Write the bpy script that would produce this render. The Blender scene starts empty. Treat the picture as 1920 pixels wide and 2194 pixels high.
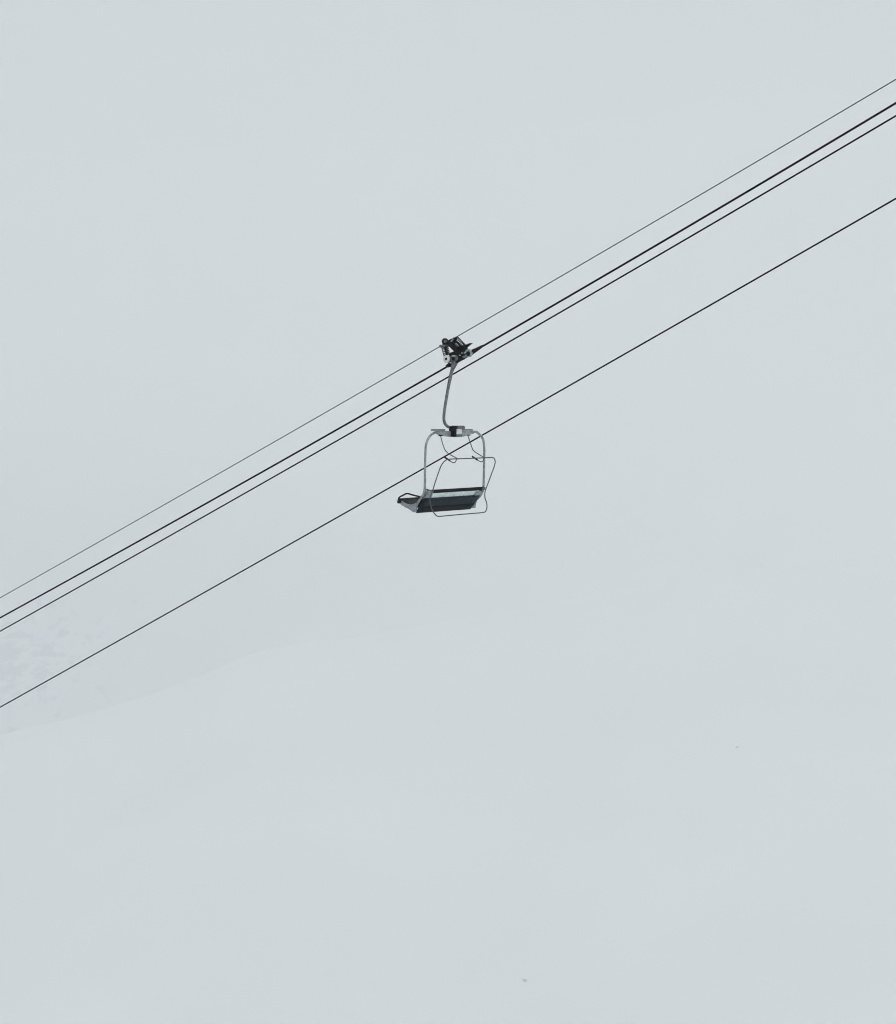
import bpy, bmesh, math, random
from mathutils import Vector, Matrix, noise

random.seed(4)
sc = bpy.context.scene
col = sc.collection

# ------------------------------------------------------------------ camera
FPX, W0, H0 = 4400.0, 1920.0, 2194.0        # focal length in photo pixels
PITCH = math.radians(-3.5)
cam_d = bpy.data.cameras.new('camera')
cam = bpy.data.objects.new('camera', cam_d)
col.objects.link(cam)
cam.location = (0, 0, 0)
cam.rotation_euler = (math.radians(90) + PITCH, 0, 0)
cam_d.sensor_fit = 'HORIZONTAL'
cam_d.sensor_width = 36
cam_d.lens = 36 * FPX / W0
cam_d.clip_start = 0.5
cam_d.clip_end = 30000
sc.camera = cam
FWD = Vector((0, math.cos(PITCH), math.sin(PITCH)))
UP = Vector((0, -math.sin(PITCH), math.cos(PITCH)))
RT = Vector((1, 0, 0))


def ray(px, py):
    return FWD + RT * ((px - W0 / 2) / FPX) + UP * (-(py - H0 / 2) / FPX)


# ------------------------------------------------------------------ chair frame of reference
D0 = 40.0
YAW = math.radians(50)
CH = ray(974, 1000) * D0                       # middle of the hanging frame
R = Vector((math.cos(YAW), math.sin(YAW), 0))    # the chair's right
F = Vector((-math.sin(YAW), math.cos(YAW), 0))   # the way it travels and faces
Z = Vector((0, 0, 1))
PXM = D0 / FPX                                 # metres per photo pixel at the chair


def PF(px, py, f=0.0):
    """point seen at a pixel, lying f metres ahead of the chair's mid plane"""
    d = ray(px, py)
    t = (CH.dot(F) + f) / d.dot(F)
    return d * t


def PR(px, py, r=0.0):
    """point seen at a pixel, lying r metres to the chair's right of its middle"""
    d = ray(px, py)
    t = (CH.dot(R) + r) / d.dot(R)
    return d * t


def rof(p): return (p - CH).dot(R)
def fof(p): return (p - CH).dot(F)


# ------------------------------------------------------------------ materials
def new_mat(name):
    m = bpy.data.materials.new(name)
    m.use_nodes = True
    nt = m.node_tree
    for n in list(nt.nodes):
        nt.nodes.remove(n)
    out = nt.nodes.new('ShaderNodeOutputMaterial')
    b = nt.nodes.new('ShaderNodeBsdfPrincipled')
    nt.links.new(b.outputs[0], out.inputs[0])
    return m, nt, b, out


def noisy(name, c1, c2, scale=20, rough=0.5, metal=0.0, detail=6, bump=0.0, lo=0.35, hi=0.65, spots=None, coat=0.0, spec=.5):
    m, nt, b, out = new_mat(name)
    N = nt.nodes.new
    L = nt.links.new
    tc = N('ShaderNodeTexCoord')
    nz = N('ShaderNodeTexNoise')
    nz.inputs['Scale'].default_value = scale
    nz.inputs['Detail'].default_value = detail
    nz.inputs['Roughness'].default_value = 0.65
    L(tc.outputs['Object'], nz.inputs['Vector'])
    cr = N('ShaderNodeValToRGB')
    cr.color_ramp.elements[0].position = lo
    cr.color_ramp.elements[1].position = hi
    cr.color_ramp.elements[0].color = (*c1, 1)
    cr.color_ramp.elements[1].color = (*c2, 1)
    L(nz.outputs['Fac'], cr.inputs['Fac'])
    colour = cr.outputs['Color']
    if spots:
        n2 = N('ShaderNodeTexNoise')
        n2.inputs['Scale'].default_value = spots[0]
        n2.inputs['Detail'].default_value = 3
        L(tc.outputs['Object'], n2.inputs['Vector'])
        r2 = N('ShaderNodeValToRGB')
        r2.color_ramp.elements[0].position = spots[1]
        r2.color_ramp.elements[1].position = spots[1] + 0.05
        L(n2.outputs['Fac'], r2.inputs['Fac'])
        mx = N('ShaderNodeMix')
        mx.data_type = 'RGBA'
        L(r2.outputs['Color'], mx.inputs['Factor'])
        L(colour, mx.inputs['A'])
        mx.inputs['B'].default_value = (*spots[2], 1)
        colour = mx.outputs['Result']
    L(colour, b.inputs['Base Color'])
    rr = N('ShaderNodeMapRange')
    rr.inputs['To Min'].default_value = max(0.05, rough - 0.12)
    rr.inputs['To Max'].default_value = min(1, rough + 0.12)
    L(nz.outputs['Fac'], rr.inputs['Value'])
    L(rr.outputs['Result'], b.inputs['Roughness'])
    b.inputs['Metallic'].default_value = metal
    b.inputs['Coat Weight'].default_value = coat
    b.inputs['Specular IOR Level'].default_value = spec
    if bump:
        bp = N('ShaderNodeBump')
        bp.inputs['Strength'].default_value = bump
        bp.inputs['Distance'].default_value = 0.01
        L(nz.outputs['Fac'], bp.inputs['Height'])
        L(bp.outputs['Normal'], b.inputs['Normal'])
    return m


M = {}
M['galv'] = noisy('galvanised_steel', (.17, .2, .215), (.36, .405, .43), 20, .42, .35, bump=.25, lo=.38, hi=.62)
M['galv_dark'] = noisy('weathered_steel', (.08, .09, .1), (.21, .23, .245), 18, .42, .35, bump=.25, lo=.38, hi=.62, spots=(11, .62, (.05, .05, .052)))
M['galv_light'] = noisy('bright_steel_plate', (.3, .38, .39), (.48, .56, .58), 22, .45, .1, bump=.15)
M['band'] = noisy('brushed_pale_metal', (.52, .63, .65), (.74, .83, .85), 9, .5, 0)
M['tube_thin'] = noisy('thin_grey_tube', (.035, .04, .043), (.12, .135, .14), 30, .45, .25)
M['black'] = noisy('black_painted_steel', (.002, .003, .004), (.012, .013, .015), 18, .55, 0, spec=.12)
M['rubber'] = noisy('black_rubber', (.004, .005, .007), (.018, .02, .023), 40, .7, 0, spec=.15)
M['spring'] = noisy('oiled_spring_steel', (.003, .003, .004), (.014, .014, .016), 60, .5, 0, spec=.15)
M['maroon'] = noisy('dark_purplish_paint', (.008, .004, .007), (.03, .012, .018), 14, .6, 0, spec=.15)
M['shell'] = noisy('dark_slate_seat_shell', (.001, .004, .008), (.014, .032, .046), 22, .6, 0, bump=.3, lo=.34, hi=.68, spots=(16, .64, (.035, .055, .068)), spec=.2)
M['pad'] = noisy('dark_seat_padding', (.008, .010, .010), (.05, .055, .046), 10, .7, 0, bump=.4, spec=.2)
M['white'] = noisy('white_nylon', (.6, .61, .6), (.78, .79, .78), 14, .5, 0)
M['plate'] = noisy('white_number_plate', (.5, .54, .58), (.72, .75, .78), 10, .45, 0, spots=(24, .6, (.34, .38, .42)))
M['green'] = noisy('grey_green_casting', (.13, .19, .18), (.4, .48, .46), 22, .5, .1, lo=.38, hi=.6)
M['rock'] = noisy('dark_weathered_rock', (.06, .065, .068), (.15, .16, .165), .4, .9, 0)


def rope_mat():
    m, nt, b, out = new_mat('greased_steel_rope')
    N, L = nt.nodes.new, nt.links.new
    tc = N('ShaderNodeTexCoord')
    nz = N('ShaderNodeTexNoise')
    nz.inputs['Scale'].default_value = 1.6
    nz.inputs['Detail'].default_value = 5
    L(tc.outputs['Object'], nz.inputs['Vector'])
    cr = N('ShaderNodeValToRGB')
    e = cr.color_ramp.elements
    e[0].position, e[0].color = .35, (.003, .005, .006, 1)
    e[1].position, e[1].color = .65, (.034, .007, .014, 1)
    k = e.new(.5)
    k.color = (.014, .004, .010, 1)
    L(nz.outputs['Fac'], cr.inputs['Fac'])
    L(cr.outputs['Color'], b.inputs['Base Color'])
    b.inputs['Roughness'].default_value = .7
    b.inputs['Specular IOR Level'].default_value = .12
    return m


M['rope'] = rope_mat()


# ------------------------------------------------------------------ mesh helpers
class MB:
    def __init__(self):
        self.bm = bmesh.new()

    def tube(self, pts, rad, seg=12, caps=True, flat=None):
        """tube along points; rad a number or list; flat=(axis, k) squashes the section"""
        bm = self.bm
        n = len(pts)
        rads = rad if isinstance(rad, (list, tuple)) else [rad] * n
        t0 = (pts[1] - pts[0]).normalized()
        nrm = t0.orthogonal().normalized()
        rings = []
        prev = t0
        for i, p in enumerate(pts):
            if i == 0:
                t = t0
            elif i == n - 1:
                t = (pts[i] - pts[i - 1]).normalized()
            else:
                t = ((pts[i + 1] - pts[i]).normalized() + (pts[i] - pts[i - 1]).normalized()).normalized()
            q = prev.rotation_difference(t)
            nrm = (q @ nrm)
            nrm = (nrm - t * nrm.dot(t)).normalized()
            prev = t
            bn = t.cross(nrm)
            ring = []
            for k in range(seg):
                a = 2 * math.pi * k / seg
                off = (nrm * math.cos(a) + bn * math.sin(a)) * rads[i]
                if flat:
                    ax, kk = flat
                    off = off - ax * off.dot(ax) * (1 - kk)
                ring.append(bm.verts.new(p + off))
            rings.append(ring)
        for a, b in zip(rings, rings[1:]):
            for k in range(seg):
                f = bm.faces.new((a[k], a[(k + 1) % seg], b[(k + 1) % seg], b[k]))
                f.smooth = True
        if caps:
            bm.faces.new(rings[0][::-1])
            bm.faces.new(rings[-1])
        return self

    def prism(self, pts, vec, bevel=0.0):
        """polygon pts extruded by +-vec/2"""
        bm = self.bm
        a = [bm.verts.new(p - vec / 2) for p in pts]
        b = [bm.verts.new(p + vec / 2) for p in pts]
        n = len(pts)
        fs = [bm.faces.new(a[::-1]), bm.faces.new(b)]
        for i in range(n):
            fs.append(bm.faces.new((a[i], a[(i + 1) % n], b[(i + 1) % n], b[i])))
        if bevel:
            es = list({e for f in fs for e in f.edges})
            bmesh.ops.bevel(bm, geom=es, offset=bevel, segments=2, affect='EDGES', clamp_overlap=True)
        return self

    def lathe(self, c, axis, prof, seg=32):
        """profile list of (radius, along axis)"""
        bm = self.bm
        axis = axis.normalized()
        u = axis.orthogonal().normalized()
        v = axis.cross(u)
        rings = []
        for (r, h) in prof:
            if r <= 1e-6:
                rings.append([bm.verts.new(c + axis * h)])
            else:
                rings.append([bm.verts.new(c + axis * h + (u * math.cos(2 * math.pi * k / seg) + v * math.sin(2 * math.pi * k / seg)) * r) for k in range(seg)])
        for a, b in zip(rings, rings[1:]):
            for k in range(seg):
                k2 = (k + 1) % seg
                if len(a) == 1 and len(b) == 1:
                    continue
                if len(a) == 1:
                    f = bm.faces.new((a[0], b[k], b[k2]))
                elif len(b) == 1:
                    f = bm.faces.new((a[k], b[0], a[k2]))
                else:
                    f = bm.faces.new((a[k], b[k], b[k2], a[k2]))
                f.smooth = False
        return self

    def sheet(self, prof_l, prof_r, thick, smooth=True):
        """surface between two matching polylines, given thickness"""
        bm = self.bm
        n = len(prof_l)
        nr = []
        for i in range(n):
            t = prof_l[min(i + 1, n - 1)] - prof_l[max(i - 1, 0)]
            nr.append(t.cross(R).normalized() * thick)
        NS = 12
        top, bot = [], []
        for i in range(n):
            top.append([bm.verts.new(prof_l[i].lerp(prof_r[i], k / NS)) for k in range(NS + 1)])
            bot.append([bm.verts.new(prof_l[i].lerp(prof_r[i], k / NS) + nr[i]) for k in range(NS + 1)])
        for i in range(n - 1):
            for k in range(NS):
                f = bm.faces.new((top[i][k], top[i][k + 1], top[i + 1][k + 1], top[i + 1][k]))
                f.smooth = smooth
                f = bm.faces.new((bot[i][k], bot[i + 1][k], bot[i + 1][k + 1], bot[i][k + 1]))
                f.smooth = smooth
        for i in range(n - 1):
            bm.faces.new((top[i][0], top[i + 1][0], bot[i + 1][0], bot[i][0]))
            bm.faces.new((top[i][NS], bot[i][NS], bot[i + 1][NS], top[i + 1][NS]))
        for k in range(NS):
            bm.faces.new((top[0][k], bot[0][k], bot[0][k + 1], top[0][k + 1]))
            bm.faces.new((top[-1][k], top[-1][k + 1], bot[-1][k + 1], bot[-1][k]))
        return self

    def build(self, name, mat, parent=None, origin=None):
        bm = self.bm
        bmesh.ops.recalc_face_normals(bm, faces=bm.faces[:])
        o = origin if origin is not None else Vector((0, 0, 0))
        root = parent
        base = Vector((0, 0, 0))
        while root is not None:
            base += root.location
            root = root.parent
        for v in bm.verts:
            v.co -= (base + o)
        me = bpy.data.meshes.new(name)
        bm.to_mesh(me)
        bm.free()
        me.materials.append(mat)
        ob = bpy.data.objects.new(name, me)
        ob.location = o
        col.objects.link(ob)
        if parent:
            ob.parent = parent
        return ob


def smooth_path(pts, sub=8):
    """Catmull-Rom through points"""
    out = []
    n = len(pts)
    for i in range(n - 1):
        p0 = pts[i - 1] if i > 0 else pts[0] * 2 - pts[1]
        p1, p2 = pts[i], pts[i + 1]
        p3 = pts[i + 2] if i + 2 < n else pts[-1] * 2 - pts[-2]
        for k in range(sub):
            t = k / sub
            out.append(0.5 * ((2 * p1) + (p2 - p0) * t + (2 * p0 - 5 * p1 + 4 * p2 - p3) * t * t + (3 * p1 - p0 - 3 * p2 + p3) * t ** 3))
    out.append(pts[-1].copy())
    return out


def tag(o, label=None, cat=None, group=None, kind=None):
    if label: o['label'] = label
    if cat: o['category'] = cat
    if group: o['group'] = group
    if kind: o['kind'] = kind
    return o


# ------------------------------------------------------------------ cables
def fit_quad(pts):
    # least squares y = a + b x + c x^2, x in thousands of px
    S = [[0.0] * 4 for _ in range(3)]
    for x, y in pts:
        x /= 1000
        v = (1, x, x * x)
        for i in range(3):
            for j in range(3):
                S[i][j] += v[i] * v[j]
            S[i][3] += v[i] * y
    for i in range(3):
        pv = S[i][i]
        for j in range(i, 4): S[i][j] /= pv
        for k in range(3):
            if k != i:
                m = S[k][i]
                for j in range(i, 4): S[k][j] -= m * S[i][j]
    a, b, c = S[0][3], S[1][3], S[2][3]
    return lambda x: a + b * x / 1000 + c * x * x / 1e6


hang_top = PF(975, 772, 0.0)
RG = rof(hang_top)                     # the haul rope hangs in this plane


def cable(pxs, r, rad, label, strands):
    q = fit_quad(pxs)
    pts = []
    xs = [-60 + i * (2050 / 60) for i in range(61)]
    for x in xs:
        pts.append(PR(x, q(x), r))
    # carry on along the same sagging curve beyond the frame
    def extend(p, d, n, bend):
        out = []
        d = d.copy()
        for i in range(n):
            d.z += bend
            p = p + d.normalized() * 3.0
            out.append(p)
        return out
    left = extend(pts[0], (pts[0] - pts[1]).normalized(), 34, .0012)
    right = extend(pts[-1], (pts[-1] - pts[-2]).normalized(), 10, .0012)
    allp = left[::-1] + pts + right
    mb = MB()
    mb.tube(allp, rad, seg=10)
    o = mb.build('steel_cable', M['rope'], None, PR(960, q(960), r))
    tag(o, label, 'cable', 'steel cables of the lift running up the slope')
    return q


c1 = cable([(0, 1281), (840, 801.7), (999, 710), (1600, 358.8), (1920, 169.9)], RG + .35, .0090,
           'thinnest black cable, topmost of the four, just above the grip springs', 0)
c2 = cable([(0, 1323.5), (300, 1158.5), (840, 852.6), (960.5, 785), (1034, 741.5), (1600, 411.5), (1920, 220.5)], RG, .0190,
           'thickest black cable, the one the chair grip is clamped on', 0)
c3 = cable([(0, 1352.5), (840, 877.4), (1080, 738.8), (1600, 435.5), (1920, 248.4)], RG + 1.2, .0158,
           'black cable just below the thickest one, passing behind the hanger arm', 0)
c4 = cable([(0, 1515.4), (840, 1042.6), (1080, 905.4), (1790, 500), (1920, 425.2)], RG + 1.6, .0155,
           'lowest black cable, running behind the hanging frame of the chair', 0)

# ------------------------------------------------------------------ the chair
base = PF(948, 1098, .2)
chair = bpy.data.objects.new('ski_lift_chair', None)
chair.location = base
chair.empty_display_size = .3
col.objects.link(chair)
tag(chair, 'empty grey steel ski lift chair with dark seat, clamped under the thickest cable', 'lift chair')

w = lambda px: px * PXM        # photo pixels to metres at the chair

# hanging frame: a U turned upside down, curving forward under the seat on both sides
top_pts = [(910.3, 1040), (910.8, 1010), (911.5, 970), (912.5, 956), (916, 943), (922, 933.6), (930, 928), (940, 926.2)]
topr_pts = [(1014.5, 925.0), (1023.5, 927.6), (1031.6, 935), (1035.6, 943), (1037.4, 956), (1037.8, 970), (1037, 1010), (1036.3, 1036)]
left_low = [(909.8, 1050), (907.0, 1059.4), (900.3, 1070), (892.8, 1082), (888.0, 1092)]
right_low = [(1035.9, 1044), (1034.0, 1053), (1029.0, 1062.5), (1022.5, 1069), (1015, 1074.3), (1011.8, 1080.5), (1010.5, 1086)]
RL = rof(PF(910.3, 1040, 0))
RR = rof(PF(1036.3, 1036, 0))

fr_pts = [PR(x, y, RL) for (x, y) in left_low[::-1]] + [PF(x, y, 0) for (x, y) in top_pts] + \
         [PF(x, y, 0) for (x, y) in topr_pts] + [PR(x, y, RR) for (x, y) in right_low]
fp = smooth_path(fr_pts, 6)
MB().tube(fp, w(2.5), 14).build('frame_tube', M['galv'], chair)

# crossbar gusset between the two shoulders
gus = [(929, 926.0), (934, 923.4), (967, 922.8), (989, 921.8), (1011, 921.8), (1017, 924.2), (1013.5, 929.0), (1001, 932.5), (989, 935.8), (976, 936.4), (964.3, 936.2), (951, 934), (940, 931.6)]
cross = MB().prism([PF(x, y, 0) for x, y in gus], F * .062, .008).build('crossbar', M['galv'], chair)
for (x0, x1, y, h, m) in ((924, 953.5, 921.2, 2.9, 'maroon'), (989.5, 1012.5, 920.2, 2.0, 'galv_dark')):
    p = [PF(x0, y - h / 2, -.04), PF(x1, y - h / 2, -.04), PF(x1, y + h / 2, -.04), PF(x0, y + h / 2, -.04)]
    MB().prism(p, F * .014).build('top_strip', M[m], chair)
    # little stand-offs holding the strip
# pivot housing
pv = MB()
pv.prism([PF(x, y, 0) for x, y in ((974, 912), (987.5, 912), (990, 914), (990, 919.4), (974, 919.4))], F * .17, .008)
hous = pv.build('pivot_housing', M['galv_dark'], chair)
MB().prism([PF(x, y, -.06) for x, y in ((967, 913.2), (974, 912.4), (973.2, 935.4), (968.6, 935.6), (968.6, 931), (969.4, 929), (969.4, 925), (966.5, 921.5))], F * .12, .006).build('pivot_block', M['black'], chair)
MB().prism([PF(x, y, -.09) for x, y in ((972.6, 919.6), (989.3, 919.6), (989.3, 930.2), (972.6, 930.2))], F * .012, .003).build('white_plate', M['plate'], chair)
pl2 = MB()
pl2.prism([PF(x, y, -.07) for x, y in ((972.6, 930.4), (988.6, 930.4), (988.6, 935.9), (972.6, 935.9))], F * .05, .004)
pl2.build('lower_plate', M['galv_dark'], chair)

# hanger arm: wedge at the top, long tube with a bend at the bottom
ha = [(967.9, 795.7), (964.5, 811), (961.2, 826.5), (958.1, 844), (955.2, 861), (953.1, 875), (951.4, 888), (951.2, 897.5), (952.2, 904), (955.4, 910.4), (961, 914.6), (968.6, 916.2), (976, 916.2)]
hp = smooth_path([PF(979, 765, 0), PF(975.5, 776, 0), PF(971.5, 786, 0)] + [PF(x, y, 0) for x, y in ha], 6)
hr = []
for i, p in enumerate(hp):
    t = i / 6
    if t < 3:
        rr = [6.6, 6.3, 4.9, 3.8][int(t)] * (1 - (t % 1)) + [6.6, 6.3, 4.9, 3.8][int(t) + 1] * (t % 1)
    else:
        rr = max(3.15, 3.8 - (t - 3) * .18)
    hr.append(w(rr))
arm = MB().tube(hp, hr, 16).build('hanger_arm', M['galv_dark'], chair)

# ---- grip, built in the rope's plane (r = RG), facing the chair's left
def G(px, py, dr=0.0): return PR(px, py, RG + dr)
SX = math.sin(YAW)


def disc(c, rad, th, mat, name, parent, hole=None, rim=None):
    r = rad
    prof = [(0, -th / 2), (r * .86, -th / 2), (r, -th * .3), (r, th * .3), (r * .86, th / 2), (0, th / 2)]
    return MB().lathe(c, R, prof, 32).build(name, mat, parent)


def plate(pts, dr, th, mat, name, parent=chair, bev=.004):
    return MB().prism([G(x, y, dr) for x, y in pts], R * th, bev).build(name, mat, parent)


def C2(l, s=14.933, ox=930, oy=710): return [(ox + x / s, oy + y / s) for x, y in l]


# rope jaw
jaw = MB()
jaw.tube([G(959.5, 785.6), G(964, 783), G(968, 780.6)], [w(2.1), w(4), w(4)], 10)
jaw.tube([G(968, 780.6), G(984, 771.3), G(996, 764.6), G(1012, 755)], w(4.0), 12)
jaw.prism([G(x, y) for x, y in C2([(780, 880), (930, 800), (1020, 790), (1010, 840), (945, 860), (940, 912), (905, 905), (895, 880), (800, 950)])], R * .06)
jaw.prism([G(x, y) for x, y in C2([(390, 1090), (480, 1020), (480, 980), (560, 960), (600, 1080), (500, 1115), (430, 1110)])], R * .05)
jaw.build('rope_jaw', M['black'], chair)
# tapered rubber guide where the rope leaves the grip
gd = MB()
gd.tube([G(1008, 757.3), G(1013.5, 753.2), G(1024, 747.3), G(1035.2, 740.6)], [w(5.0), w(5.0), w(3.7), w(2.4)], 12)
gd.build('rope_guide', M['maroon'], chair)
# grip body
plate(C2([(700, 610), (830, 470), (960, 440), (1035, 545), (1000, 640), (960, 730), (935, 820), (860, 850), (760, 770)]), -.01, .11, M['black'], 'grip_body')
plate(C2([(500, 700), (800, 590), (860, 700), (700, 770), (520, 780)]), -.02, .07, M['black'], 'grip_arm')
plate(C2([(400, 350), (470, 300), (560, 330), (720, 500), (900, 700), (860, 800), (770, 760), (640, 620), (450, 430)]), -.06, .05, M['black'], 'grip_arm')
plate(C2([(945, 470), (1040, 420), (1150, 375), (1205, 372), (1240, 405), (1190, 398), (1100, 480), (1000, 575), (930, 560)]), .03, .03, M['maroon'], 'locking_lever')
# spring seats and fins
plate(C2([(560, 345), (600, 270), (665, 195), (715, 190), (690, 245), (640, 380), (590, 420)]), -.01, .10, M['black'], 'spring_cap')
plate(C2([(524, 322), (612, 232), (626, 248), (550, 344)]), -.075, .015, M['galv_light'], 'edge_highlight')  # pale plate added to draw the highlight along the cap's edge
plate(C2([(470, 290), (560, 235), (600, 232), (598, 262), (520, 325), (490, 340)]), -.02, .05, M['black'], 'grip_fin')


def spring(a, b, rad, coils, wire, dr):
    mb = MB()
    A, B = G(*a, dr), G(*b, dr)
    ax = (B - A)
    L = ax.length
    ax.normalize()
    u = (R - ax * R.dot(ax)).normalized()
    v = ax.cross(u)
    pts = []
    n = coils * 20
    for i in range(n + 1):
        t = i / n
        an = t * coils * 2 * math.pi
        pts.append(A + ax * (L * t) + (u * math.cos(an) + v * math.sin(an)) * rad)
    mb.tube(pts, wire, 8)
    o = mb.build('coil_spring', M['spring'], chair)
    rd = MB()
    rd.tube([A, B], rad * .26, 10)
    rd.build('spring_rod', M['black'], o)
    return o


spring((952.3, 741), (958.2, 762.5), w(7.2), 6, w(.95), -.03)
spring((975.8, 729.8), (992.5, 747.5), w(9.6), 7, w(.95), .0)
plate(C2([(225, 465), (250, 430), (440, 425), (455, 470), (400, 500), (240, 520)]), -.03, .13, M['galv_dark'], 'spring_cap')
# dark roller at the top
ro = disc(G(953.7, 731.6, -.04), w(7.0), .075, M['rubber'], 'top_roller', chair)
MB().lathe(G(953.7, 731.6, -.085), R, [(0, -.012), (w(2.2), -.012), (w(2.2), 0), (w(3.6), .0), (w(3.9), .012), (0, .012)], 24).build('roller_hub', M['galv_dark'], ro)
plate(C2([(290, 330), (420, 330), (440, 450), (290, 470)]), -.02, .05, M['black'], 'roller_bracket')
# white running wheel
wh = disc(G(957.0, 769.2, -.09), w(8.2), .055, M['white'], 'guide_wheel', chair)
MB().lathe(G(956.2, 769.0, -.115), R, [(0, -.012), (w(2.6), -.012), (w(2.9), -.004), (w(2.9), .01), (0, .01)], 24).build('wheel_hub', M['black'], wh)
MB().tube([G(957.5, 769.2, -.07), G(970, 769.2, .02)], w(2.6), 12).build('wheel_axle', M['galv_dark'], chair)
# castings around the wheel
plate(C2([(490, 800), (560, 770), (700, 790), (800, 830), (790, 900), (700, 960), (560, 1030), (500, 1000)]), -.03, .05, M['galv_dark'], 'wheel_bracket')
plate(C2([(580, 770), (640, 755), (700, 770), (705, 800), (600, 805)]), -.075, .03, M['galv_light'], 'cast_lug')
plate(C2([(560, 825), (640, 820), (650, 880), (600, 930), (570, 890)]), -.075, .02, M['black'], 'cast_recess')
# right hand wheel, seen with its side bracket
w2 = disc(G(1005.3, 756.6, -.05), w(8.3), .05, M['green'], 'guide_wheel', chair)
MB().lathe(G(1003.0, 757.8, -.082), R, [(0, -.014), (w(4.2), -.014), (w(4.8), -.004), (w(4.8), .012), (0, .012)], 24).build('wheel_hub', M['black'], w2)
plate(C2([(945, 722), (1010, 620), (1085, 545), (1110, 585), (1060, 650), (1000, 700)]), -.1, .02, M['green'], 'side_bracket')
plate(C2([(900, 800), (1040, 730), (1080, 790), (960, 860)]), -.06, .03, M['galv_dark'], 'side_lug')
for (x, y, rr) in ((965.5, 777.3, 1.3), (985.3, 761.0, 1.1), (990, 756.3, 1.0)):
    MB().lathe(G(x, y, -.10), R, [(0, -.015), (w(rr), -.015), (w(rr), .03), (0, .03)], 6).build('bolt', M['galv_light'], chair)

# ---- seat and backrest
RSl = RL + .05
RSr = RR - .05
shift = lambda p, r: p + R * (r - rof(p))


def span(pxl, rl, rr):
    """points given on the left side plane, and their copies on the right"""
    a = [PR(x, y, RSl) for x, y in pxl]
    return [shift(p, rl) for p in a], [shift(p, rr) for p in a]


# top rail of the back
tl = PF(916.5, 1050.2, -.02)
trl, trr = RSl + .03, RSr + .05
q = [shift(PF(914.5, 1050.0, -.02), trl), shift(PF(914.5, 1057.6, -.01), trl), shift(PF(913.6, 1057.6, .045), trl), shift(PF(913.6, 1050.0, .03), trl)]
ctr = R * ((trr - trl))
mbt = MB()
mbt.prism([p + ctr / 2 for p in q], ctr, .008)
mbt.build('backrest_top_rail', M['rubber'], chair)
# light metal band below it
a, b = span([(913.3, 1057.2), (912.0, 1062), (910.2, 1068.4)], RSl + .06, RSr - .12)
band = MB().sheet(a, b, .012, False).build('backrest_band', M['band'], chair)
for k in (.30, .52, .72, .93):
    p0, p1 = a[0].lerp(b[0], k), a[-1].lerp(b[-1], k)
    MB().prism([p1 - F * .012 - R * .004, p1 - F * .012 + R * .004, p1.lerp(p0, .45) - F * .012 + R * .004, p1.lerp(p0, .45) - F * .012 - R * .004], F * .02).build('seam', M['galv_dark'], band)
# dark moulded back shell
a, b = span([(911.2, 1066.8), (908.6, 1071), (905.0, 1076.4), (900.2, 1083.2), (896.4, 1088.8), (893.4, 1093), (890.6, 1096.4)], RSl - .01, RSr - .06)
MB().sheet(a, b, .035).build('backrest_shell', M['shell'], chair)
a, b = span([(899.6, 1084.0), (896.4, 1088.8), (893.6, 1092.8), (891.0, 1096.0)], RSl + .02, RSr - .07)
MB().sheet(a, b, .042).build('shell_shade_band', M['rubber'], chair)  # black sheet added over the shell's lower part to draw its shade
lo = [PR(x, y, RSl) for x, y in ((890.6, 1096.6), (888.0, 1095.6))]
# side gussets joining tube and back
for (rr, nm) in ((RSl + .005, 'l'), (RSr + .0, 'r')):
    pts = [shift(PR(x, y, RSl), rr) for x, y in ((911.5, 1051), (921.5, 1051), (916.5, 1060), (911.5, 1067.8), (904, 1068.5))]
    MB().prism([p - F * .0 for p in pts], R * .02).build('side_gusset', M['galv'], chair)
for (r0, r1, ya) in ((RSl, RSl + .17, 1051.5), (RSr - .20, RSr - .01, 1059.4)):
    a2 = [shift(PR(x, y, RSl), r0) - F * .02 for x, y in ((914.2 - (ya - 1051.5) * .2, ya), (909.6, 1070 if ya > 1052 else 1066.8))]
    b2 = [shift(p, r1) for p in a2]
    if r0 < 0:
        pass
    MB().sheet(a2, b2, .012, False).build('corner_plate', M['galv'], chair)
# seat pad: concave cushion
sp = [(858.0, 1069.6), (862.5, 1073.2), (868, 1077.6), (874, 1081.2), (880, 1084.6), (884.6, 1086.0), (888.6, 1086.6), (892.0, 1083.0), (896, 1076.6), (900.5, 1070)]
a, b = span(sp, RSl - .005, RSr - .08)
MB().sheet(a, b, -.018).build('seat_pad', M['pad'], chair)
# front edge roll of the cushion
a, b = span([(856.6, 1069.6), (857.4, 1071.6)], RSl, RSr)
MB().tube([a[0].lerp(a[1], .5), b[0].lerp(b[1], .5)], .028, 12).build('seat_front_roll', M['pad'], chair)
# side rails of the seat, a shaped plate on each side
rail = [(856.0, 1071.5), (859.5, 1072.5), (866.5, 1077.4), (873.5, 1080.6), (879.5, 1081.4), (887.5, 1079.4), (892.4, 1077), (896.6, 1078.6), (893.0, 1085.5), (891.4, 1092), (892.6, 1096.8), (885.2, 1097.6), (880.5, 1093), (876.5, 1089.2), (869.5, 1086.8), (862, 1082.6), (855.0, 1077.6)]
for rr in (RL, RR):
    pts = [shift(PR(x, y, RL), rr) for x, y in rail]
    MB().prism(pts, R * .035, .006).build('side_plate', M['galv'], chair)
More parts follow.
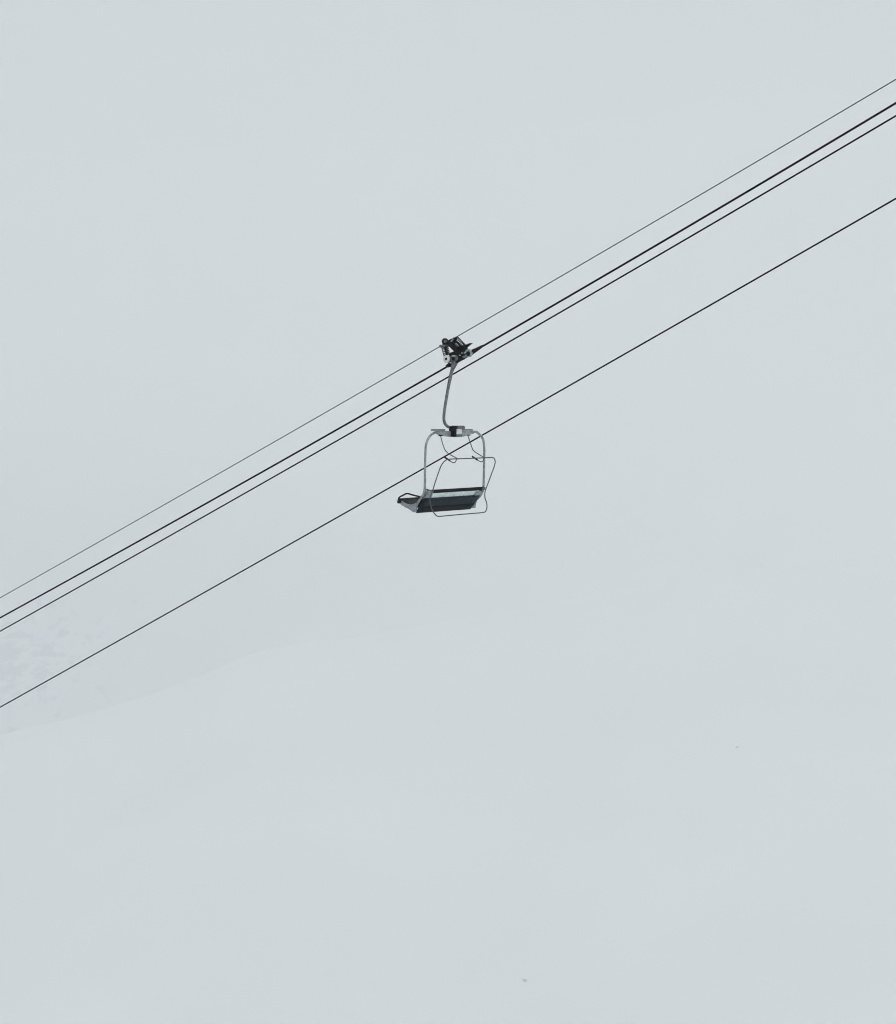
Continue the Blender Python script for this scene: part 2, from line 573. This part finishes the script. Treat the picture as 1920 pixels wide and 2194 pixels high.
# lighter foot where tube and plate meet, front stop
for rr in (RL, RR):
    pts = [shift(PR(x, y, RL - .03), rr - .03) for x, y in ((852.8, 1071), (858.6, 1072), (859.6, 1076.2), (855.4, 1078.6), (852.6, 1078.2))]
    MB().prism(pts, R * .05, .005).build('rail_end_block', M['rubber'], chair)
    ap = [(854.3, 1074.5), (854.2, 1069), (856.2, 1065.2), (863.5, 1061.2), (872.3, 1057.4), (881, 1059.6), (889.6, 1061.8), (901.9, 1064.8), (905.5, 1065.8)]
    P_ = [shift(PR(x, y, RL), rr) for x, y in ap]
    MB().tube(smooth_path(P_, 3), w(1.75), 10).build('armrest', M['maroon'], chair)
# small bolts under the rail
for (x, y) in ((869.8, 1087.4), (861.5, 1082.6)):
    MB().tube([PR(x, y - 1.0, RL), PR(x, y + .9, RL)], w(.6), 8).build('bolt', M['galv_dark'], chair)

# ---- restraint bar (raised), hung behind the back
def fb(y):     # distance behind the frame plane at a given height
    t = max(0, min(1, (1050 - y) / 70.0))
    return -(.12 + .27 * t)


loop = [(1040.2, 1050), (1038.9, 1058), (1039.5, 1067.4), (1042.9, 1078.1), (1043.3, 1087.5), (1040.9, 1094.9), (1035.5, 1098.0), (1012, 1100.2), (987.3, 1102.2), (953.8, 1105.3), (938.4, 1106.2), (932.4, 1101.8), (927, 1094.2), (923, 1083.5), (921, 1071.4), (922.4, 1063.4), (927, 1051.3), (933.7, 1029.9), (940.4, 1010.5), (944.0, 1000.6), (948.2, 993.0), (953.2, 987.4), (959.3, 984.4), (970.3, 983.4), (985.4, 982.9), (1010, 981.9), (1035.6, 980.9), (1054.7, 980.2), (1059.6, 983.2), (1061.2, 990.4), (1058.7, 1000.4), (1054.3, 1012.5), (1044.9, 1038), (1040.2, 1050)]
lp = smooth_path([PF(x, y, fb(y)) for x, y in loop], 5)
bar = MB().tube(lp, w(1.2), 10).build('restraint_bar', M['tube_thin'], chair)
# pivot links to the frame
for (x0, y0, x1, y1) in ((1040.2, 1050, 1035.8, 1045), (926.8, 1051.5, 912, 1048)):
    MB().tube([PF(x0, y0, fb(1050)), PF(x1, y1, 0)], w(1.2), 8).build('pivot_link', M['tube_thin'], bar)
# two struts from the crossbar down to the bar
for sp_ in ([(944.2, 934.0), (947.2, 946.2), (951.2, 958.3), (954.2, 964.8), (960.3, 971.2), (970.3, 977.3), (980.4, 982.3), (986, 982.9)],
            [(1002.5, 933.4), (1007, 946), (1011.5, 959.3), (1014, 964.6), (1020.5, 969.8), (1031.6, 976.8), (1038, 980.2), (1044, 980.7)]):
    n = len(sp_)
    P_ = [PF(x, y, fb(981) * (i / (n - 1)) * 1.0) for i, (x, y) in enumerate(sp_)]
    MB().tube(smooth_path(P_, 5), w(1.05), 10).build('strut', M['tube_thin'], bar)
    x, y = sp_[0]
    MB().prism([PF(x - 3, y - 2.4, 0), PF(x + 3.2, y - 2.6, 0), PF(x + 3.0, y + .1, 0), PF(x - 2.6, y + .3, 0)], F * .05).build('strut_bracket', M['black'], bar)
# footrest hooks with rubber ends
for hk in ([(963.3, 986.4), (968.3, 990.2), (972.3, 991.4), (975.8, 989.6), (978.8, 983.2)],
           [(1022.5, 984.9), (1028.6, 988.7), (1032.5, 989.2), (1035.4, 987.2), (1038.0, 981.2)]):
    f0 = fb(981)
    n = len(hk)
    P_ = [PF(x, y, f0 + .16 * (1 - i / (n - 1))) for i, (x, y) in enumerate(hk)]
    fo = MB().tube(smooth_path(P_, 5), w(.95), 10).build('footrest', M['tube_thin'], bar)
    x, y = hk[0]
    MB().tube([PF(x + 1, y + .8, f0 + .16), PF(x - 11.0, y - 7.2, f0 + .22)], w(1.8), 10).build('rubber_grip', M['rubber'], fo)

# ------------------------------------------------------------------ terrain
YC = 5700.0
HS = 2.0          # scale factor enlarging the whole terrain about the camera at the origin




def lerp_tab(tab, x):
    if x <= tab[0][0]:
        s = (tab[1][1] - tab[0][1]) / (tab[1][0] - tab[0][0])
        return tab[0][1] + s * (x - tab[0][0])
    for (x0, y0), (x1, y1) in zip(tab, tab[1:]):
        if x <= x1:
            t = (x - x0) / (x1 - x0)
            return y0 + (y1 - y0) * t
    return tab[-1][1]


crest_px = [(0, 1572), (150, 1537), (320, 1493), (420, 1452), (514, 1410), (620, 1392), (750, 1377), (1000, 1335), (1400, 1262), (1920, 1190), (2600, 1150)]
crest = []
for px, py in crest_px:
    d = ray(px, py)
    crest.append((d.x / d.y * YC, d.z / d.y * YC))


def h_near(x, y):
    return HS * h_near_u(x / HS, y / HS)


def h_far(x, y):
    return HS * h_far_u(x / HS, y / HS)


def h_near_u(x, y):
    zc = lerp_tab(crest, x * HS) / HS
    yc = YC / HS
    if y < 0:
        z = -1.0 - y * .25
    elif y < 1300:
        t = y / 1300
        z = -1.0 - 640 * (1 - (1 - t) ** 1.55)
    elif y < yc:
        t = (y - 1300) / (yc - 1300)
        z = -642 + (zc + 642) * (t ** .9)
    else:
        z = zc - (y - yc) * .10 - ((y - yc) / 100) ** 2 * .8
    k = min(1, max(0, (y - 60) / 700))
    v = Vector((x, y, 0))
    e = 1 - math.exp(-((y - yc) / 260) ** 2) * .55
    z += k * e * (22 * noise.noise(v / 420) + 11 * noise.noise(v / 150 + Vector((3, 1, 0))) + 4.0 * noise.noise(Vector((x / 90, y / 45, 2))))
    if y < yc:
        z += 0
    return z


def h_far_u(x, y):
    t = (y - 3100) / 4400
    z = -560 + (1500 + 120 * math.sin(x / 900)) * max(0, t) ** .85
    v = Vector((x, y, 5))
    z += 90 * noise.noise(v / 900) + 40 * noise.noise(v / 330) + 14 * noise.noise(v / 120)
    return z


def grid(name, fn, x0, x1, nx, ys, mat):
    bm = bmesh.new()
    rows = []
    for y in ys:
        rows.append([bm.verts.new((x0 + (x1 - x0) * i / nx, y, fn(x0 + (x1 - x0) * i / nx, y))) for i in range(nx + 1)])
    for a, b in zip(rows, rows[1:]):
        for i in range(nx):
            f = bm.faces.new((a[i], a[i + 1], b[i + 1], b[i]))
            f.smooth = True
    me = bpy.data.meshes.new(name)
    bm.to_mesh(me)
    bm.free()
    me.materials.append(mat)
    o = bpy.data.objects.new(name, me)
    col.objects.link(o)
    o['kind'] = 'structure'
    return o


def snow_mat(name, rocky):
    m, nt, b, out = new_mat(name)
    N, L = nt.nodes.new, nt.links.new
    tc = N('ShaderNodeTexCoord')
    nz = N('ShaderNodeTexNoise')
    nz.inputs['Scale'].default_value = .002
    nz.inputs['Detail'].default_value = 8
    L(tc.outputs['Object'], nz.inputs['Vector'])
    cr = N('ShaderNodeValToRGB')
    cr.color_ramp.elements[0].position, cr.color_ramp.elements[0].color = .3, SNOW_A
    cr.color_ramp.elements[1].position, cr.color_ramp.elements[1].color = .7, SNOW_B
    L(nz.outputs['Fac'], cr.inputs['Fac'])
    colr = cr.outputs['Color']
    if rocky:
        # bare scree showing through thin snow, more of it in wide drifts on one flank
        n2 = N('ShaderNodeTexNoise')
        n2.inputs['Scale'].default_value = .026
        n2.inputs['Detail'].default_value = 9
        n2.inputs['Roughness'].default_value = .68
        mp = N('ShaderNodeMapping')
        mp.inputs['Scale'].default_value = (1, .5, .9)
        L(tc.outputs['Object'], mp.inputs['Vector'])
        L(mp.outputs[0], n2.inputs['Vector'])
        n3 = N('ShaderNodeTexNoise')
        n3.inputs['Scale'].default_value = .0011
        n3.inputs['Detail'].default_value = 2
        L(tc.outputs['Object'], n3.inputs['Vector'])
        gp = N('ShaderNodeVectorMath')
        gp.operation = 'DISTANCE'
        L(tc.outputs['Object'], gp.inputs[0])
        gp.inputs[1].default_value = ROCK_C
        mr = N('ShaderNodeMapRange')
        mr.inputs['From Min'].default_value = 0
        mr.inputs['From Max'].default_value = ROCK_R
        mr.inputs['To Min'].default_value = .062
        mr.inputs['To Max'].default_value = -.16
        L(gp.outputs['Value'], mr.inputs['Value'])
        ad = N('ShaderNodeMath')
        ad.operation = 'ADD'
        L(n2.outputs['Fac'], ad.inputs[0])
        L(mr.outputs['Result'], ad.inputs[1])
        ad2 = N('ShaderNodeMath')
        ad2.operation = 'MULTIPLY_ADD'
        L(n3.outputs['Fac'], ad2.inputs[0])
        ad2.inputs[1].default_value = .35
        L(ad.outputs[0], ad2.inputs[2])
        r2 = N('ShaderNodeValToRGB')
        r2.color_ramp.elements[0].position = .68
        r2.color_ramp.elements[1].position = .76
        L(ad2.outputs[0], r2.inputs['Fac'])
        mx = N('ShaderNodeMix')
        mx.data_type = 'RGBA'
        L(r2.outputs['Color'], mx.inputs['Factor'])
        L(colr, mx.inputs['A'])
        mx.inputs['B'].default_value = (.40, .42, .52, 1)
        colr = mx.outputs['Result']
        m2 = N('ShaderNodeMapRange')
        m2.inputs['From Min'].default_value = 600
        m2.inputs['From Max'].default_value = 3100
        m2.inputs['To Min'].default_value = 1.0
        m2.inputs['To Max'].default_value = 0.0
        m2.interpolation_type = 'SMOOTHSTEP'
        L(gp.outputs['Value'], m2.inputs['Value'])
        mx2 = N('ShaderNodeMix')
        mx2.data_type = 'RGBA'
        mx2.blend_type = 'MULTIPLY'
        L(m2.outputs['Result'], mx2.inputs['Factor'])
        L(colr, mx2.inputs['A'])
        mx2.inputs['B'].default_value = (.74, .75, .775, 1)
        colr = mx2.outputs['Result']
    L(colr, b.inputs['Base Color'])
    b.inputs['Roughness'].default_value = .9
    b.inputs['Specular IOR Level'].default_value = .2
    return m


def hit(fn, px, py, y0, y1, n=6000):
    d = ray(px, py)
    for i in range(n):
        y = y0 + (y1 - y0) * i / n
        p = d * (y / d.y)
        if p.z < fn(p.x, p.y):
            return p
    return d * (y1 / d.y)


SNOW_A = (.86, .87, .88, 1)
SNOW_B = (.94, .95, .955, 1)
rc = hit(h_far, -60, 1400, 5900, 14800)
ROCK_C = tuple(rc)
ROCK_R = 620

ys = [-300, -150, -60, 0, 30, 60, 100, 160, 240, 340, 460, 600, 760, 940, 1120] + [1300 + i * 22 for i in range(0, 110)]
grid('snow_slope', h_near, -3800, 3800, 190, [y * HS for y in ys], snow_mat('clean_snow', False))
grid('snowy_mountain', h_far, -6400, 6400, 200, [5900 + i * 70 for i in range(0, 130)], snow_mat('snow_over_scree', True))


def rock(px, py, sx, sz, label, ang=0.0, hfn=h_near):
    p = hit(hfn, px, py, 2600 if hfn is h_near else 5900, 7200 if hfn is h_near else 14800)
    dist = p.y
    s = dist / FPX
    bm = bmesh.new()
    bmesh.ops.create_icosphere(bm, subdivisions=3, radius=1)
    for v in bm.verts:
        k = 1 + .45 * noise.noise(v.co * 1.7 + Vector((px, py, 0))) + .2 * noise.noise(v.co * 5 + Vector((px, 0, py)))
        v.co = v.co * k
        c = Vector((v.co.x * sx * s / 2, v.co.y * sx * s * .35, v.co.z * sz * s / 2))
        c = Matrix.Rotation(ang, 3, 'Y') @ c
        v.co = c
    me = bpy.data.meshes.new('rock_outcrop')
    bm.to_mesh(me)
    bm.free()
    me.materials.append(M['rock'])
    o = bpy.data.objects.new('rock_outcrop', me)
    o.location = p
    col.objects.link(o)
    tag(o, label, 'rock', 'rocks poking out of the snow')
    return o


rock(1579, 1601.3, 9, 3.6, 'thin dark rock sliver on open snow at the right, highest of the rocks there', math.radians(-18))
rock(1126, 2102, 14, 6, 'faint grey rock nearest the bottom edge, poking from the open snow', math.radians(35))
rock(487, 1394, 14, 6, 'faint pale grey rock on the crest of the snow slope below the cables', 0, h_near)

# ------------------------------------------------------------------ haze
x0, x1, y0, y1, z0, z1 = -7200, 7200, -1400, 16000, -1800, 2300
bm = bmesh.new()
bmesh.ops.create_cube(bm, size=1)
for v in bm.verts:
    v.co = Vector(((x0 + x1) / 2 + v.co.x * (x1 - x0), (y0 + y1) / 2 + v.co.y * (y1 - y0), (z0 + z1) / 2 + v.co.z * (z1 - z0)))
me = bpy.data.meshes.new('haze')
bm.to_mesh(me)
bm.free()
hz = bpy.data.objects.new('haze', me)
col.objects.link(hz)
hz['kind'] = 'stuff'
hz['label'] = 'pale grey fog filling the whole valley and hiding the mountain'
hm = bpy.data.materials.new('fog')
hm.use_nodes = True
nt = hm.node_tree
for n in list(nt.nodes):
    nt.nodes.remove(n)
out = nt.nodes.new('ShaderNodeOutputMaterial')
pv_ = nt.nodes.new('ShaderNodeVolumePrincipled')
pv_.inputs['Density'].default_value = .0003
pv_.inputs['Color'].default_value = (.955, .983, .9875, 1)
pv_.inputs['Anisotropy'].default_value = 0.0
nt.links.new(pv_.outputs[0], out.inputs['Volume'])
me.materials.append(hm)

# ------------------------------------------------------------------ light
SUN_EL, SUN_ROT = math.radians(55), math.radians(150)
wd = bpy.data.worlds.new('World')
sc.world = wd
wd.use_nodes = True
nt = wd.node_tree
bg = nt.nodes['Background']
sky = nt.nodes.new('ShaderNodeTexSky')
sky.sky_type = 'NISHITA'
sky.sun_disc = False
sky.sun_elevation = SUN_EL
sky.sun_rotation = SUN_ROT
sky.dust_density = 4
sky.air_density = 1.0
hs = nt.nodes.new('ShaderNodeHueSaturation')
hs.inputs['Saturation'].default_value = .35          # cloud cover greys the sky
nt.links.new(sky.outputs[0], hs.inputs['Color'])
nt.links.new(hs.outputs[0], bg.inputs['Color'])
bg.inputs['Strength'].default_value = .12

sd = bpy.data.lights.new('sun', 'SUN')
sd.energy = 1.0
sd.angle = math.radians(30)
sd.color = (1, .98, .95)
so = bpy.data.objects.new('sun', sd)
col.objects.link(so)
# nishita: rotation 0 puts the sun towards +Y, turning clockwise seen from above
dirv = Vector((math.sin(SUN_ROT) * math.cos(SUN_EL), math.cos(SUN_ROT) * math.cos(SUN_EL), math.sin(SUN_EL)))
so.rotation_euler = dirv.to_track_quat('Z', 'Y').to_euler()

sc.view_settings.view_transform = 'Standard'
sc.view_settings.look = 'None'
sc.view_settings.gamma = 1
sc.view_settings.exposure = 0.045
sc.cycles.volume_bounces = 6
sc.cycles.max_bounces = 12
sc.cycles.diffuse_bounces = 4
sc.cycles.use_denoising = True
sc.cycles.denoiser = 'OPENIMAGEDENOISE'
sc.cycles.use_adaptive_sampling = False
sc.cycles.filter_width = 1.05
